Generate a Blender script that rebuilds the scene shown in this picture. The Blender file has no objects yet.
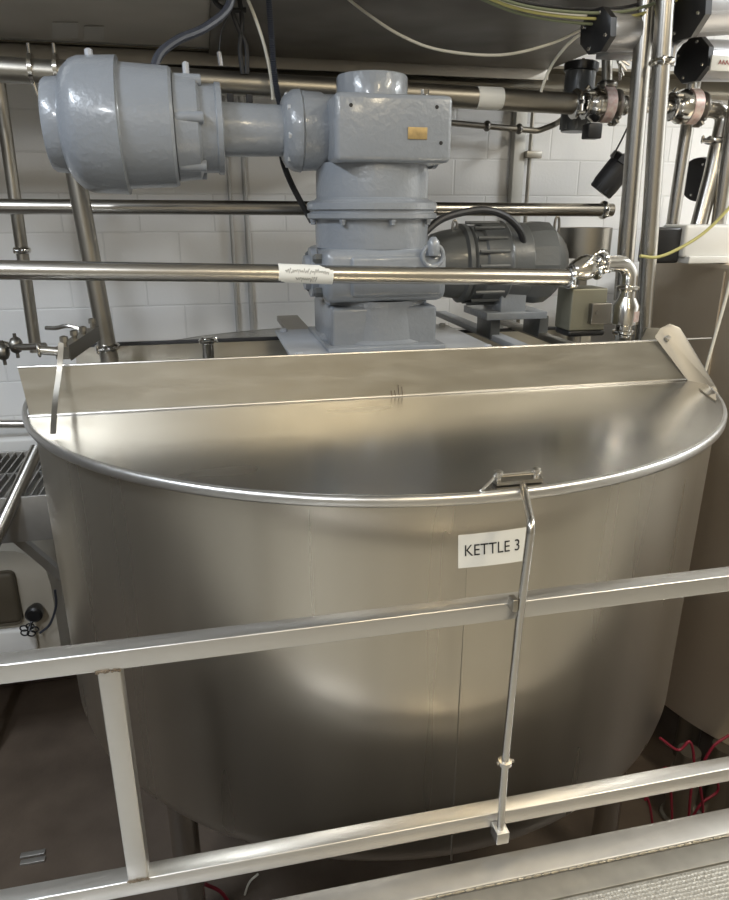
import bpy, bmesh, math, random
from mathutils import Vector, Matrix
random.seed(7)
PI = math.pi
S = bpy.context.scene
C = S.collection

# ------------------------------------------------------------------ camera, world, exposure, lights
FPX, PITCH, YAW = 690.2, .3306, .216
ZC = 2.9                                   # eye height above the floor
Fw = Vector((math.sin(YAW)*math.cos(PITCH), math.cos(YAW)*math.cos(PITCH), -math.sin(PITCH)))
Rt = Vector((math.cos(YAW), -math.sin(YAW), 0))
Up = Rt.cross(Fw)
cam_d = bpy.data.cameras.new('camera'); cam = bpy.data.objects.new('camera', cam_d); C.objects.link(cam)
cam_d.sensor_fit = 'HORIZONTAL'; cam_d.sensor_width = 36; cam_d.lens = 36*FPX/729
cam_d.clip_start = .05; cam_d.clip_end = 60
cam.matrix_world = Matrix(((Rt.x, Up.x, -Fw.x, 0), (Rt.y, Up.y, -Fw.y, 0), (Rt.z, Up.z, -Fw.z, ZC), (0, 0, 0, 1)))
S.camera = cam
w = bpy.data.worlds.new('world'); S.world = w; w.use_nodes = True
w.node_tree.nodes['Background'].inputs[0].default_value = (.8, .85, .9, 1)
w.node_tree.nodes['Background'].inputs[1].default_value = .05
S.view_settings.view_transform = 'Standard'; S.view_settings.look = 'None'
S.view_settings.gamma = 1; S.view_settings.use_curve_mapping = False
S.view_settings.exposure = 0.05

def area(name, loc, size, power, col, rot=(0, 0, 0)):
    d = bpy.data.lights.new(name, 'AREA'); d.shape = 'RECTANGLE'; d.size, d.size_y = size
    d.energy = power; d.color = col
    o = bpy.data.objects.new(name, d); o.location = loc; o.rotation_euler = rot; C.objects.link(o)
    return o
CEIL = 4.8
COOL = (.82, .90, 1.0); WARM = (1.0, .83, .55)
LAMPS = [((-1.9, .9), .3, 1.25, 90, COOL), ((-1.5, -1.6), .3, 1.25, 95, (.93, .96, 1)), ((1.1, -.9), .3, 1.25, 36, WARM),
         ((2.6, .3), .3, 1.25, 56, (1, .90, .72)), ((4.4, 1.7), .3, 1.25, 125, (.93, .97, 1)), ((.6, -2.6), .3, 1.25, 20, WARM)]
for (lx, ly), sx, sy, pw, col in LAMPS:
    area('ceiling_lamp_light', (lx, ly, CEIL-.13), (sx*.9, sy*.95), pw, col)

# ------------------------------------------------------------------ helpers
def ray(x, y):
    return Fw + Rt*((x-364.5)/FPX) + Up*((450-y)/FPX)
def at(x, y, Y=None, Z=None, X=None):      # a photo direction met with a plane of the room
    d = ray(x, y)
    t = Y/d.y if Y is not None else ((Z-ZC)/d.z if Z is not None else X/d.x)
    return Vector((0, 0, ZC)) + d*t
def V(*a): return Vector(a)

MATS = {}
def new_mat(name):
    m = bpy.data.materials.new(name); m.use_nodes = True
    MATS[name] = m
    return m, m.node_tree.nodes, m.node_tree.links, m.node_tree.nodes['Principled BSDF']
def mat(name, col, rough=.5, metal=0, bump=None, var=None, coat=0, stretch=(1, 1, 1), rvar=None, emit=None, aniso=0):
    m, N, L, B = new_mat(name)
    B.inputs['Base Color'].default_value = (*col, 1); B.inputs['Roughness'].default_value = rough
    B.inputs['Metallic'].default_value = metal
    if coat: B.inputs['Coat Weight'].default_value = coat; B.inputs['Coat Roughness'].default_value = .1
    if emit: B.inputs['Emission Color'].default_value = (*col, 1); B.inputs['Emission Strength'].default_value = emit
    if aniso:
        B.inputs['Anisotropic'].default_value = aniso
        t = N.new('ShaderNodeTangent'); t.direction_type = 'RADIAL'; t.axis = 'Z'; L.new(t.outputs[0], B.inputs['Tangent'])
    tc = N.new('ShaderNodeTexCoord'); mp = N.new('ShaderNodeMapping'); mp.inputs['Scale'].default_value = stretch
    L.new(tc.outputs['Object'], mp.inputs[0])
    def noise(sc, det=4):
        n = N.new('ShaderNodeTexNoise'); n.inputs['Scale'].default_value = sc; n.inputs['Detail'].default_value = det
        L.new(mp.outputs[0], n.inputs['Vector']); return n
    if bump:
        n = noise(bump[0]); b = N.new('ShaderNodeBump'); b.inputs['Strength'].default_value = bump[1]; b.inputs['Distance'].default_value = bump[2] if len(bump) > 2 else .002
        L.new(n.outputs[0], b.inputs['Height']); L.new(b.outputs[0], B.inputs['Normal'])
    if var:
        n = noise(var[0], 6); r = N.new('ShaderNodeValToRGB'); n.inputs['Detail'].default_value = 2 if metal > .5 else 6; r.color_ramp.elements[0].position = .22; r.color_ramp.elements[1].position = .78
        r.color_ramp.elements[0].color = (*col, 1); r.color_ramp.elements[1].color = (*var[1], 1)
        L.new(n.outputs[0], r.inputs[0]); L.new(r.outputs[0], B.inputs['Base Color'])
    if rvar:
        n = noise(rvar[0], 6); r = N.new('ShaderNodeMapRange'); n.inputs['Detail'].default_value = 2; r.inputs['From Min'].default_value = .22; r.inputs['From Max'].default_value = .78
        r.inputs['To Min'].default_value = rvar[1]; r.inputs['To Max'].default_value = rvar[2]
        L.new(n.outputs[0], r.inputs[0]); L.new(r.outputs[0], B.inputs['Roughness'])
    return m

kettle_steel = mat('kettle_steel', (.60, .56, .485), .33, .93, var=(3.0, (.47, .435, .37)), rvar=(5, .25, .33), aniso=.4, stretch=(1.6, 1.6, .12))
lid_steel = mat('lid_steel', (.52, .51, .49), .26, 1, var=(2, (.44, .435, .42)), rvar=(2.5, .20, .30), stretch=(.5, 1.5, 1))
splash_steel = mat('splash_steel', (.62, .60, .54), .34, 1, var=(4, (.56, .53, .46)), rvar=(6, .28, .42), stretch=(1, 1, 4))
pipe_steel = mat('pipe_steel', (.54, .52, .48), .27, 1)
dull_pipe = mat('dull_pipe_steel', (.36, .34, .30), .38, 1)
polished = mat('polished_steel', (.72, .71, .68), .16, 1)
rail_steel = mat('rail_steel', (.60, .59, .57), .36, .95, rvar=(30, .28, .42), stretch=(.2, 3, 3))
dark_steel = mat('dark_steel', (.22, .21, .19), .4, 1)
tank_steel = mat('tank_steel', (.70, .61, .49), .45, .5, rvar=(4, .38, .5), stretch=(3, 3, .2), aniso=.4)
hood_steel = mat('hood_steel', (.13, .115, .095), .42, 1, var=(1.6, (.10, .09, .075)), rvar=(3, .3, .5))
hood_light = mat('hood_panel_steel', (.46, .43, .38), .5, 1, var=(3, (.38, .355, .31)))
grey_paint = mat('grey_gear_paint', (.265, .288, .322), .28, 0, bump=(55, .6, .004), coat=.4, var=(5, (.235, .255, .28)))
dark_paint = mat('dark_grey_gear_paint', (.12, .127, .13), .35, 0, bump=(60, .3, .003), coat=.2, var=(6, (.085, .09, .09)))
plate_paint = mat('base_plate_paint', (.48, .50, .54), .4, var=(9, (.40, .42, .44)))
black = mat('black_plastic', (.012, .012, .013), .35)
rubber = mat('black_rubber', (.02, .02, .022), .5)
cond = mat('grey_conduit', (.035, .04, .055), .4)
alum = mat('cast_aluminium', (.42, .42, .43), .38, .7, bump=(80, .2, .002))
white_tape = mat('white_tape', (.74, .74, .70), .5)
ink = mat('black_ink', (.012, .012, .014), .5)
red_ink = mat('red_ink', (.42, .03, .03), .5)
gold = mat('brass_nameplate', (.50, .36, .16), .4, .4, var=(60, (.34, .25, .12)))
red_rub = mat('red_cable', (.22, .012, .03), .45)
yellow = mat('yellow_cable', (.46, .43, .16), .45)
green = mat('green_cable', (.16, .18, .11), .45)
white_cab = mat('white_cable', (.66, .64, .56), .5)
white_plastic = mat('white_plastic', (.72, .72, .70), .45)
cream_plastic = mat('cream_plastic', (.52, .49, .42), .45, var=(3, (.44, .41, .35)))
weld = mat('weld_burn', (.13, .10, .07), .6, .8, bump=(90, .8, .004), var=(40, (.35, .3, .24)))
weld_bright = mat('weld_bead', (.55, .50, .40), .4, .9, bump=(120, .9, .004))
gal = mat('galvanised_steel', (.45, .44, .42), .45, .8, var=(14, (.38, .37, .35)), bump=(30, .2, .003))
tape_red = mat('red_sticker', (.62, .58, .54), .4, .5, var=(70, (.50, .30, .28)))
lamp_white = mat('lamp_diffuser', (1, .97, .92), .5, emit=3)
lamp_body = mat('lamp_body', (.7, .7, .7), .5)
beam_paint = mat('beam_tan_paint', (.24, .21, .155), .55, var=(3, (.19, .17, .125)))

def wall_mat():
    m, N, L, B = new_mat('painted_block_wall')
    tc = N.new('ShaderNodeTexCoord'); sp = N.new('ShaderNodeSeparateXYZ'); cb = N.new('ShaderNodeCombineXYZ')
    ad = N.new('ShaderNodeMath'); ad.operation = 'ADD'
    L.new(tc.outputs['Object'], sp.inputs[0]); L.new(sp.outputs[0], ad.inputs[0]); L.new(sp.outputs[1], ad.inputs[1])
    L.new(ad.outputs[0], cb.inputs[0]); L.new(sp.outputs[2], cb.inputs[1])
    br = N.new('ShaderNodeTexBrick'); br.inputs['Scale'].default_value = 1
    br.inputs['Brick Width'].default_value = .4; br.inputs['Row Height'].default_value = .2
    br.inputs['Mortar Size'].default_value = .007; br.inputs['Mortar Smooth'].default_value = .7
    br.inputs['Color1'].default_value = (.84, .84, .83, 1); br.inputs['Color2'].default_value = (.80, .80, .79, 1)
    br.inputs['Mortar'].default_value = (.74, .74, .73, 1)
    L.new(cb.outputs[0], br.inputs['Vector'])
    n = N.new('ShaderNodeTexNoise'); n.inputs['Scale'].default_value = 60; n.inputs['Detail'].default_value = 6; L.new(tc.outputs['Object'], n.inputs[0])
    mx = N.new('ShaderNodeMath'); mx.operation = 'MULTIPLY_ADD'; mx.inputs[1].default_value = .35
    iv = N.new('ShaderNodeMath'); iv.operation = 'MULTIPLY'; iv.inputs[1].default_value = -1
    L.new(br.outputs['Fac'], iv.inputs[0]); L.new(n.outputs[0], mx.inputs[0]); L.new(iv.outputs[0], mx.inputs[2])
    b = N.new('ShaderNodeBump'); b.inputs['Distance'].default_value = .004; b.inputs['Strength'].default_value = .45
    L.new(mx.outputs[0], b.inputs['Height']); L.new(b.outputs[0], B.inputs['Normal'])
    L.new(br.outputs[0], B.inputs['Base Color']); B.inputs['Roughness'].default_value = .42
    return m
block_wall = wall_mat()
floor_mat = mat('quarry_floor', (.085, .064, .048), .5, 0, var=(5, (.14, .108, .082)), bump=(40, .4, .004))
def tread_mat():
    m, N, L, B = new_mat('walkway_tread')
    tc = N.new('ShaderNodeTexCoord'); v = N.new('ShaderNodeTexVoronoi'); v.inputs['Scale'].default_value = 110
    v.inputs['Randomness'].default_value = .25
    L.new(tc.outputs['Object'], v.inputs['Vector'])
    r = N.new('ShaderNodeValToRGB'); r.color_ramp.elements[0].position = .15; r.color_ramp.elements[1].position = .5
    r.color_ramp.elements[0].color = (.13, .125, .11, 1); r.color_ramp.elements[1].color = (.34, .33, .30, 1)
    b = N.new('ShaderNodeBump'); b.inputs['Distance'].default_value = .003
    L.new(v.outputs['Distance'], r.inputs[0]); L.new(r.outputs[0], B.inputs['Base Color']); L.new(v.outputs['Distance'], b.inputs['Height']); L.new(b.outputs[0], B.inputs['Normal'])
    B.inputs['Metallic'].default_value = .5; B.inputs['Roughness'].default_value = .45
    return m
tread = tread_mat()

def obj(name, bm, m, parent=None, sharp=35, **props):
    bmesh.ops.recalc_face_normals(bm, faces=bm.faces)
    ang = math.radians(sharp)
    for f in bm.faces: f.smooth = True
    for e in bm.edges:
        if len(e.link_faces) == 2 and e.calc_face_angle(0) > ang: e.smooth = False
    if parent is not None:
        off = Vector(parent.location); p = parent.parent
        while p is not None: off += Vector(p.location); p = p.parent
        bm.transform(Matrix.Translation(-off))
    me = bpy.data.meshes.new(name); bm.to_mesh(me); bm.free(); me.materials.append(m)
    o = bpy.data.objects.new(name, me); C.objects.link(o)
    if parent is not None: o.parent = parent
    for k, v in props.items(): o[k] = v
    return o
def thing(name, label, cat, loc=(0, 0, 0), group=None):
    o = bpy.data.objects.new(name, None); C.objects.link(o); o.location = loc; o.empty_display_size = .1
    o['label'] = label; o['category'] = cat
    if group: o['group'] = group
    return o
def tag(o, label, cat, group=None):
    o['label'] = label; o['category'] = cat
    if group: o['group'] = group
    return o
def recenter(o):
    me = o.data; c = sum((v.co for v in me.vertices), Vector())/len(me.vertices)
    me.transform(Matrix.Translation(-c)); o.location = c
    return o
def struct(name, bm, m, **k):
    o = obj(name, bm, m, **k); o['kind'] = 'structure'; return o
def B(): return bmesh.new()

def box(bm, x0, x1, y0, y1, z0, z1, bev=0, M=None):
    t = bmesh.new(); r = bmesh.ops.create_cube(t, size=1)
    bmesh.ops.scale(t, vec=(x1-x0, y1-y0, z1-z0), verts=t.verts)
    bmesh.ops.translate(t, vec=((x0+x1)/2, (y0+y1)/2, (z0+z1)/2), verts=t.verts)
    if bev: bmesh.ops.bevel(t, geom=list(t.edges), offset=bev, segments=3, profile=.5, affect='EDGES')
    if M is not None: t.transform(M)
    merge(bm, t); return bm
def merge(bm, t):
    me = bpy.data.meshes.new('tmp'); t.to_mesh(me); t.free(); bm.from_mesh(me); bpy.data.meshes.remove(me)
def frame_of(d, up=None):
    d = d.normalized(); up = up or (V(0, 0, 1) if abs(d.z) < .9 else V(0, 1, 0))
    a = up.cross(d).normalized(); b = d.cross(a); return a, b
def ring(bm, c, a, b, r, n): return [bm.verts.new(c + a*(r*math.cos(2*PI*i/n)) + b*(r*math.sin(2*PI*i/n))) for i in range(n)]
def bridge(bm, r0, r1):
    n = len(r0)
    for i in range(n):
        try: bm.faces.new((r0[i], r0[(i+1) % n], r1[(i+1) % n], r1[i]))
        except ValueError: pass
def lathe(bm, origin, axis, prof, n=48, cap=True, phase=0):
    d = Vector(axis).normalized(); a, b = frame_of(d)
    if phase:
        q = Matrix.Rotation(phase, 3, d); a = q@a; b = q@b
    prev = None; first = None
    for s, r in prof:
        rr = ring(bm, Vector(origin)+d*s, a, b, max(r, 1e-4), n)
        if prev: bridge(bm, prev, rr)
        else: first = rr
        prev = rr
    if cap:
        bm.faces.new(first[::-1]); bm.faces.new(prev)
    return bm
def cyl(bm, p0, p1, r0, r1=None, n=24, bev=0):
    p0, p1 = Vector(p0), Vector(p1); h = (p1-p0).length; r1 = r0 if r1 is None else r1
    pr = [(0, r0-bev), (bev, r0), (h-bev, r1), (h, r1-bev)] if bev else [(0, r0), (h, r1)]
    return lathe(bm, p0, p1-p0, pr, n)
def tube(bm, pts, r, n=12, closed=False):
    pts = [Vector(p) for p in pts]; prev = None; a = None
    for i, p in enumerate(pts):
        d = (pts[min(i+1, len(pts)-1)] - pts[max(i-1, 0)]).normalized()
        if a is None: a, b = frame_of(d)
        else:
            a = (a - d*a.dot(d)).normalized()
        b = d.cross(a)
        rr = ring(bm, p, a, b, r, n)
        if prev: bridge(bm, prev, rr)
        else: bm.faces.new(rr[::-1])
        prev = rr
    bm.faces.new(prev); return bm
def spline(pts, k=10):
    pts = [Vector(p) for p in pts]; P = [pts[0]*2-pts[1]] + pts + [pts[-1]*2-pts[-2]]; out = []
    for i in range(1, len(P)-2):
        for j in range(k):
            t = j/k
            out.append(.5*((2*P[i]) + (P[i+1]-P[i-1])*t + (2*P[i-1]-5*P[i]+4*P[i+1]-P[i+2])*t*t + (3*P[i]-P[i-1]-3*P[i+1]+P[i+2])*t**3))
    out.append(pts[-1]); return out
def fillet(pts, rad, k=8):                 # polyline with rounded corners
    pts = [Vector(p) for p in pts]; out = [pts[0]]
    for i in range(1, len(pts)-1):
        a = (pts[i-1]-pts[i]); b = (pts[i+1]-pts[i]); ang = a.angle(b)
        L_ = min(rad/max(math.tan(ang/2), .05), a.length*.49, b.length*.49)
        p0 = pts[i]+a.normalized()*L_; p1 = pts[i]+b.normalized()*L_
        for j in range(k+1):
            t = j/k; out.append(p0*(1-t)**2 + pts[i]*2*t*(1-t) + p1*t*t)
    out.append(pts[-1]); return out
def prism(bm, poly, vec):                  # polygon (3-D points) pushed along vec
    vec = Vector(vec); lo = [bm.verts.new(Vector(p)) for p in poly]; hi = [bm.verts.new(Vector(p)+vec) for p in poly]
    bm.faces.new(lo[::-1]); bm.faces.new(hi); bridge(bm, lo, hi); return bm
def ringpart(bm, c, axis, R_, r, n=32, m=10):   # torus
    d = Vector(axis).normalized(); a, b = frame_of(d); rows = []
    for i in range(n):
        t = 2*PI*i/n; u = a*math.cos(t)+b*math.sin(t)
        rows.append([bm.verts.new(Vector(c)+u*(R_+r*math.cos(2*PI*j/m))+d*(r*math.sin(2*PI*j/m))) for j in range(m)])
    for i in range(n): bridge(bm, rows[i], rows[(i+1) % n])
    return bm
def clamp_bm(c, axis, r, wd=.022, ear=V(0, -1, 0)):   # sanitary clamp: grooved band + wing screw
    bm = B(); d = Vector(axis).normalized()
    lathe(bm, Vector(c)-d*wd/2, d, [(0, r), (wd*.15, r*1.28), (wd*.35, r*1.42), (wd*.65, r*1.42), (wd*.85, r*1.28), (wd, r)], 28)
    e = (ear - d*ear.dot(d)).normalized(); p = Vector(c)+e*r*1.35; s = d.cross(e)
    cyl(bm, p-s*r*.5, p+s*r*.9, r*.16, n=8); cyl(bm, p+e*r*.05-d*wd*.3, p+e*r*.4, r*.2, n=8)
    lathe(bm, p+s*r*.9-d*r*.5, d, [(0, .001), (r*.2, r*.18), (r*.8, r*.18), (r, .001)], 8)
    return bm

# ------------------------------------------------------------------ room
X0, X1, Y0, Y1 = -3.6, 5.6, -3.6, 4.15
struct('floor', box(B(), X0, X1, Y0, Y1, -.1, 0), floor_mat)
struct('ceiling', box(B(), X0, X1, Y0, Y1, CEIL, CEIL+.1), mat('ceiling_paint', (.60, .59, .56), .6))
struct('wall_back', box(B(), X0-.1, X1+.1, Y1, Y1+.1, 0, CEIL), block_wall)
rear_paint = mat('rear_wall_paint', (.40, .36, .29), .5, var=(1.2, (.34, .31, .25)))
struct('wall_front', box(B(), X0-.1, X1+.1, Y0-.1, Y0, 0, CEIL), rear_paint)
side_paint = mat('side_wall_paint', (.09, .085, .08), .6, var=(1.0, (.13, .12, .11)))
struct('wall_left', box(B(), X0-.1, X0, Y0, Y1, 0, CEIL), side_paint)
struct('wall_right', box(B(), X1, X1+.1, Y0, Y1, 0, CEIL), block_wall)
struct('baseboard_back', box(B(), X0, X1, Y1-.015, Y1, 0, .15, .005), mat('base_tile', (.07, .05, .04), .4))
bm = B(); prism(bm, [(X0, Y1, ZC+.66), (X0, Y1-.16, ZC+.66), (X0, Y1-.16, ZC+.675), (X0, Y1-.02, ZC+.675), (X0, Y1-.02, ZC+.76), (X0, Y1-.16, ZC+.76), (X0, Y1-.16, ZC+.775), (X0, Y1, ZC+.775)], (X1-X0, 0, 0))
struct('trim_1', bm, beam_paint)

# ceiling lamps (the lights themselves are set at the top)
where = ['over the left end of the walkway', 'over the walkway on the left', 'over the walkway behind the viewer',
         'over the right end of the walkway, added to brighten the tank side', 'over the tank behind on the right', 'deep in the room behind the viewer, added to light the rear wall']  # right-end and deepest lamps unseen, added to brighten tank side and rear wall
for ((lx, ly), sx, sy, pw, col), wh in zip(LAMPS, where):
    t = thing('ceiling_lamp', 'long white ceiling lamp '+wh, 'lamp', (lx, ly, CEIL), 'long ceiling lamps')
    obj('housing', box(B(), lx-sx/2, lx+sx/2, ly-sy/2, ly+sy/2, CEIL-.09, CEIL, .01), lamp_body, t)
    obj('diffuser', box(B(), lx-sx*.4, lx+sx*.4, ly-sy*.47, ly+sy*.47, CEIL-.115, CEIL-.09, .006), lamp_white, t)

# ------------------------------------------------------------------ walkway in front (bottom right)
WZ = ZC-1.40
t = thing('walkway', 'raised metal walkway with textured tread and bright steel edge', 'walkway', (1.0, .2, 0))
bm = B(); box(bm, -2.6, 4.4, 1.045, 1.112, WZ-.30, WZ, .004); obj('edge_beam', bm, gal, t, label='galvanised steel edge beam')
bm = B(); box(bm, -2.6, 4.4, -1.6, 1.045, WZ-.05, WZ-.012); obj('tread', bm, tread, t, label='grey tread with a fine raised pattern')
bm = B(); box(bm, -2.6, 4.4, .985, 1.040, WZ-.012, WZ-.005, .002); obj('recess_shade_strip', bm, mat('recess_shade_steel', (.20, .19, .17), .5, .7, var=(20, (.26, .25, .22))), t, label='strip inside the edge, coloured dark for the recess shadow')  # flat strip; its dark colour paints the shadow of the edge recess
bm = B(); x = -2.0
while x < 3.6:
    l = random.uniform(.012, .03); lathe(bm, (x, 1.043, WZ-.004), (1, 0, 0), [(0, .001), (l*.3, random.uniform(.002, .0035)), (l*.8, .002), (l, .001)], 6); x += l*1.05
obj('weld_bead', bm, weld_bright, t)
for x in (-2.2, 3.9):
    for y in (-1.3, .9): obj('support_leg', box(B(), x-.05, x+.05, y-.05, y+.05, 0, WZ-.05, .004), gal, t)

# ------------------------------------------------------------------ guard rail
RY = 1.129; RT = .040
t = thing('guard_rail', 'square tube stainless guard rail with two bars crossing in front of kettle', 'guard rail', (.3, RY, WZ))
zt = ZC-.786; zm = ZC-1.336
obj('top_bar', box(B(), -2.4, 3.9, RY, RY+RT, zt, zt+RT, .003), rail_steel, t)
obj('middle_bar', box(B(), -2.4, 3.9, RY, RY+RT, zm, zm+RT, .003), rail_steel, t)
for px_ in (-.228,):
    p = obj('post', box(B(), px_-.02, px_+.02, RY, RY+RT, zm+RT, zt, .003), rail_steel, t)
    for z in (zt, zm+RT):
        bm = B()
        for k in range(26):
            a = random.random(); q = V(px_-.021+.042*a, RY-.0005, z+random.uniform(-.002, .002))
            lathe(bm, q-V(.003, 0, 0), (1, 0, 0), [(0, .0008), (.003, random.uniform(.002, .0035)), (.006, .0008)], 6)
        obj('weld_mark', bm, weld, p, label='dark burnt weld mark')
for px_ in (-1.7, 1.62+.9, 3.6):
    obj('post', box(B(), px_-.02, px_+.02, RY, RY+RT, zm+RT, zt, .003), rail_steel, t)
for px_ in (-1.7, 2.52, 3.6):
    obj('foot_bracket', box(B(), px_-.03, px_+.03, RY-.0165, RY+.02, WZ-.06, zm, .002), rail_steel, t)

# ------------------------------------------------------------------ kettle
KX, KY, KR, LZ = .578, 2.4902, 1.2, ZC-.575
RW = 1.165; ZK = ZC-1.60; KB = .34; HY = 2.138
ket = thing('steel_kettle', 'large round stainless steel kettle with half lid, labelled kettle 3', 'kettle', (KX, KY, 0))
prof = []
for i in range(14):
    a = -PI/2 + (PI/2)*i/13
    prof.append((ZK+KB*math.sin(a), RW*math.cos(a)))
prof += [(ZK+(LZ-.015-ZK)*k/6, RW+.006*k/6) for k in range(1, 7)]
bm = B(); lathe(bm, (KX, KY, 0), (0, 0, 1), prof, 160)
shell = obj('shell', bm, kettle_steel, ket, 60)
# weld seams on the shell: one vertical, one round the bottom
def on_shell(px_, z, off=0):
    dx = px_-KX; return V(px_, KY-math.sqrt((RW+.004+off)**2-dx*dx), z)
sx = at(468, 530, Y=1.33).x
bm = B(); tube(bm, [on_shell(sx, LZ-.03-k*.05, -.001) for k in range(22)], .003, 6); obj('weld_seam', bm, kettle_steel, shell)
# rim
bm = B(); lathe(bm, (KX, KY, LZ-.022), (0, 0, 1), [(0, KR-.010), (-.002, KR-.006), (0, KR-.002), (.004, KR), (.016, KR), (.022, KR-.003), (.0245, KR-.009), (.024, KR-.016)], 180, cap=False); obj('rim', bm, rail_steel, ket, 80, label='bright rounded rim')
# lids: front half in front of the hinge line, rear half behind
def half_disc(ya, yb, z0, z1, R_):
    bm = B(); n = 120; pts = []
    th = [2*PI*i/360 for i in range(360)]
    pts = [(KX+R_*math.cos(a), KY+R_*math.sin(a)) for a in th if ya <= KY+R_*math.sin(a) <= yb]
    if ya < KY < yb or True:
        pts.sort(key=lambda p: (math.atan2(p[1]-HY, p[0]-KX) if yb > KY+1 else math.atan2(-(p[1]-HY), p[0]-KX)))
    e = math.sqrt(R_*R_-(HY-KY)**2)
    pts = [(KX+e, HY)] + pts + [(KX-e, HY)]
    prism(bm, [(x, y, z0) for x, y in pts], (0, 0, z1-z0)); return bm
obj('front_lid', half_disc(KY-2, HY, LZ-.008, LZ+.003, KR-.013), lid_steel, ket)
obj('rear_lid', half_disc(HY+.004, KY+2, LZ-.008, LZ+.001, KR-.02), lid_steel, ket)
ya_ = 2.86; e_ = math.sqrt((KR-.02)**2-(ya_-KY)**2)-.01
bm = B(); box(bm, KX-e_, KX+e_, ya_, ya_+.006, LZ+.001, LZ+.078); rs = obj('rear_splash_plate', bm, splash_steel, ket)
bm = B(); box(bm, KX-e_, KX+e_, ya_-.006, ya_+.012, LZ+.078, LZ+.092, .003); obj('rubber_seal', bm, rubber, rs, label='black seal strip')
# splash plate along the hinge line
bm = B(); xa, xb = .018+at(22, 415, Y=HY).x, at(692, 384, Y=HY).x; SH = .15
prism(bm, [(xa+.004, HY, LZ+.003), (xb, HY, LZ+.003), (xb-.0, HY, LZ+.03), (xb-.07, HY+.012, LZ+SH), (xa-.012, HY+.012, LZ+SH)], (0, .004, 0))
sp = obj('splash_plate', bm, splash_steel, ket)
bm = B(); tube(bm, [(xa, HY-.002, LZ+.005), (xb, HY-.002, LZ+.005)], .004, 8); obj('weld_seam', bm, rail_steel, sp)
bm = B(); tube(bm, [(xa-.012, HY+.013, LZ+SH), (xb-.07+.13, HY+.013, LZ+SH)], .0035, 8); obj('folded_edge', bm, rail_steel, sp)
bm = B(); s0 = at(397, 392, Y=HY-.004)
for k in range(4):
    q = s0+V(-.02+.012*k, 0, 0); tube(bm, [q+V(0, 0, .025*random.random()), q+V(.004, 0, -.02)], .0016, 5)
obj('scorch_mark', bm, weld, sp, label='small dark scratch marks')
# right cheek
CX = 1.70
ck = [at(x, y, Y=Y_) for x, y, Y_ in ((655, 337, 2.130), (660, 329, 2.125), (669, 325, 2.12), (679, 329, 2.105), (688, 343, 2.09), (715, 388, 2.045), (718, 396, 2.04))] + [at(715, 402, Z=LZ+.004), at(700, 391, Z=LZ+.004), at(691, 385, Y=2.131)]
nv = (ck[5]-ck[0]).cross(ck[9]-ck[0]).normalized(); nv = nv if nv.y > 0 else -nv
bm = B(); prism(bm, ck, nv*.006); cheek = obj('side_plate', bm, mat('side_plate_shaded_steel', (.30, .29, .27), .45, 1), ket)  # same steel as the splash plate, coloured darker in place of shade
q = at(668, 337, Y=2.12); bm = B(); lathe(bm, q-nv*.012, nv, [(0, .010), (.012, .012)], 6); obj('bolt', bm, rail_steel, cheek)
# dark triangular hinge bracket behind splash right
bm = B(); a0 = at(638, 342, Y=2.24); prism(bm, [a0+V(0, 0, -.02), a0+V(.12, 0, -.02), a0+V(.12, 0, .045), a0+V(.03, 0, .05)], (0, .01, 0)); obj('hinge_bracket', bm, splash_steel, ket)
# legs
for x, y in ((-.25, 2.22), (1.60, 2.14), (.56, 3.35)):
    bm = B(); cyl(bm, (x, y, .05), (x, y, ZK-.12), .055, n=28)
    lg = obj('leg', bm, pipe_steel, ket)
    bm = B(); lathe(bm, (x, y, 0), (0, 0, 1), [(0, .09), (.02, .09), (.05, .03), (.06, .03)], 24); obj('foot', bm, pipe_steel, lg)
bm = B(); zb_ = ZK-KB; lathe(bm, (KX, KY, zb_-.25), (0, 0, 1), [(0, .05), (.15, .05), (.18, .09), (.25, .1)], 28); obj('outlet', bm, dark_steel, ket)
# sticker KETTLE 3 wrapped on the shell
fr = [at(458, 535, Y=1.33), at(458, 568, Y=1.33), at(526, 560, Y=1.31), at(526, 527, Y=1.31)]
lx0, lx1 = fr[0].x, fr[2].x
zA0, zA1 = fr[1].z, fr[0].z; zB0, zB1 = fr[2].z, fr[3].z
def sticker_pt(u, v, off):
    x = lx0+(lx1-lx0)*u; z = (zA0*(1-v)+zA1*v)*(1-u)+(zB0*(1-v)+zB1*v)*u
    return on_shell(x, z, off)
# shell sits closer/farther than 1.33: re-scale so the sticker spans the seen directions
def sticker_from_px(u, v, off):
    x = 458+68*u; y = (568-33*v)*(1-u)+(560-33*v)*u
    Yk = 1.33
    for _ in range(12):
        p = at(x, y, Y=Yk); Yk = KY-math.sqrt((RW+.004+off)**2-(p.x-KX)**2)
    return at(x, y, Y=Yk)
c00, c10, c01, c11 = [sticker_from_px(*q, 0) for q in ((0, 0), (1, 0), (0, 1), (1, 1))]
def sticker(u, v, off):
    x = (c00.x*(1-v)+c01.x*v)*(1-u)+(c10.x*(1-v)+c11.x*v)*u
    z = (c00.z*(1-v)+c01.z*v)*(1-u)+(c10.z*(1-v)+c11.z*v)*u
    return on_shell(x, z, off)
bm = B(); n = 12
lo = [[bm.verts.new(sticker(i/n, j, .0005)) for i in range(n+1)] for j in (0, 1)]
hi = [[bm.verts.new(sticker(i/n, j, .002)) for i in range(n+1)] for j in (0, 1)]
for i in range(n):
    bm.faces.new((lo[0][i], lo[0][i+1], lo[1][i+1], lo[1][i])); bm.faces.new((hi[0][i], hi[0][i+1], hi[1][i+1], hi[1][i]))
    for j in (0, 1): bm.faces.new((lo[j][i], lo[j][i+1], hi[j][i+1], hi[j][i]))
for i in (0, n): bm.faces.new((lo[0][i], lo[1][i], hi[1][i], hi[0][i]))
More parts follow.
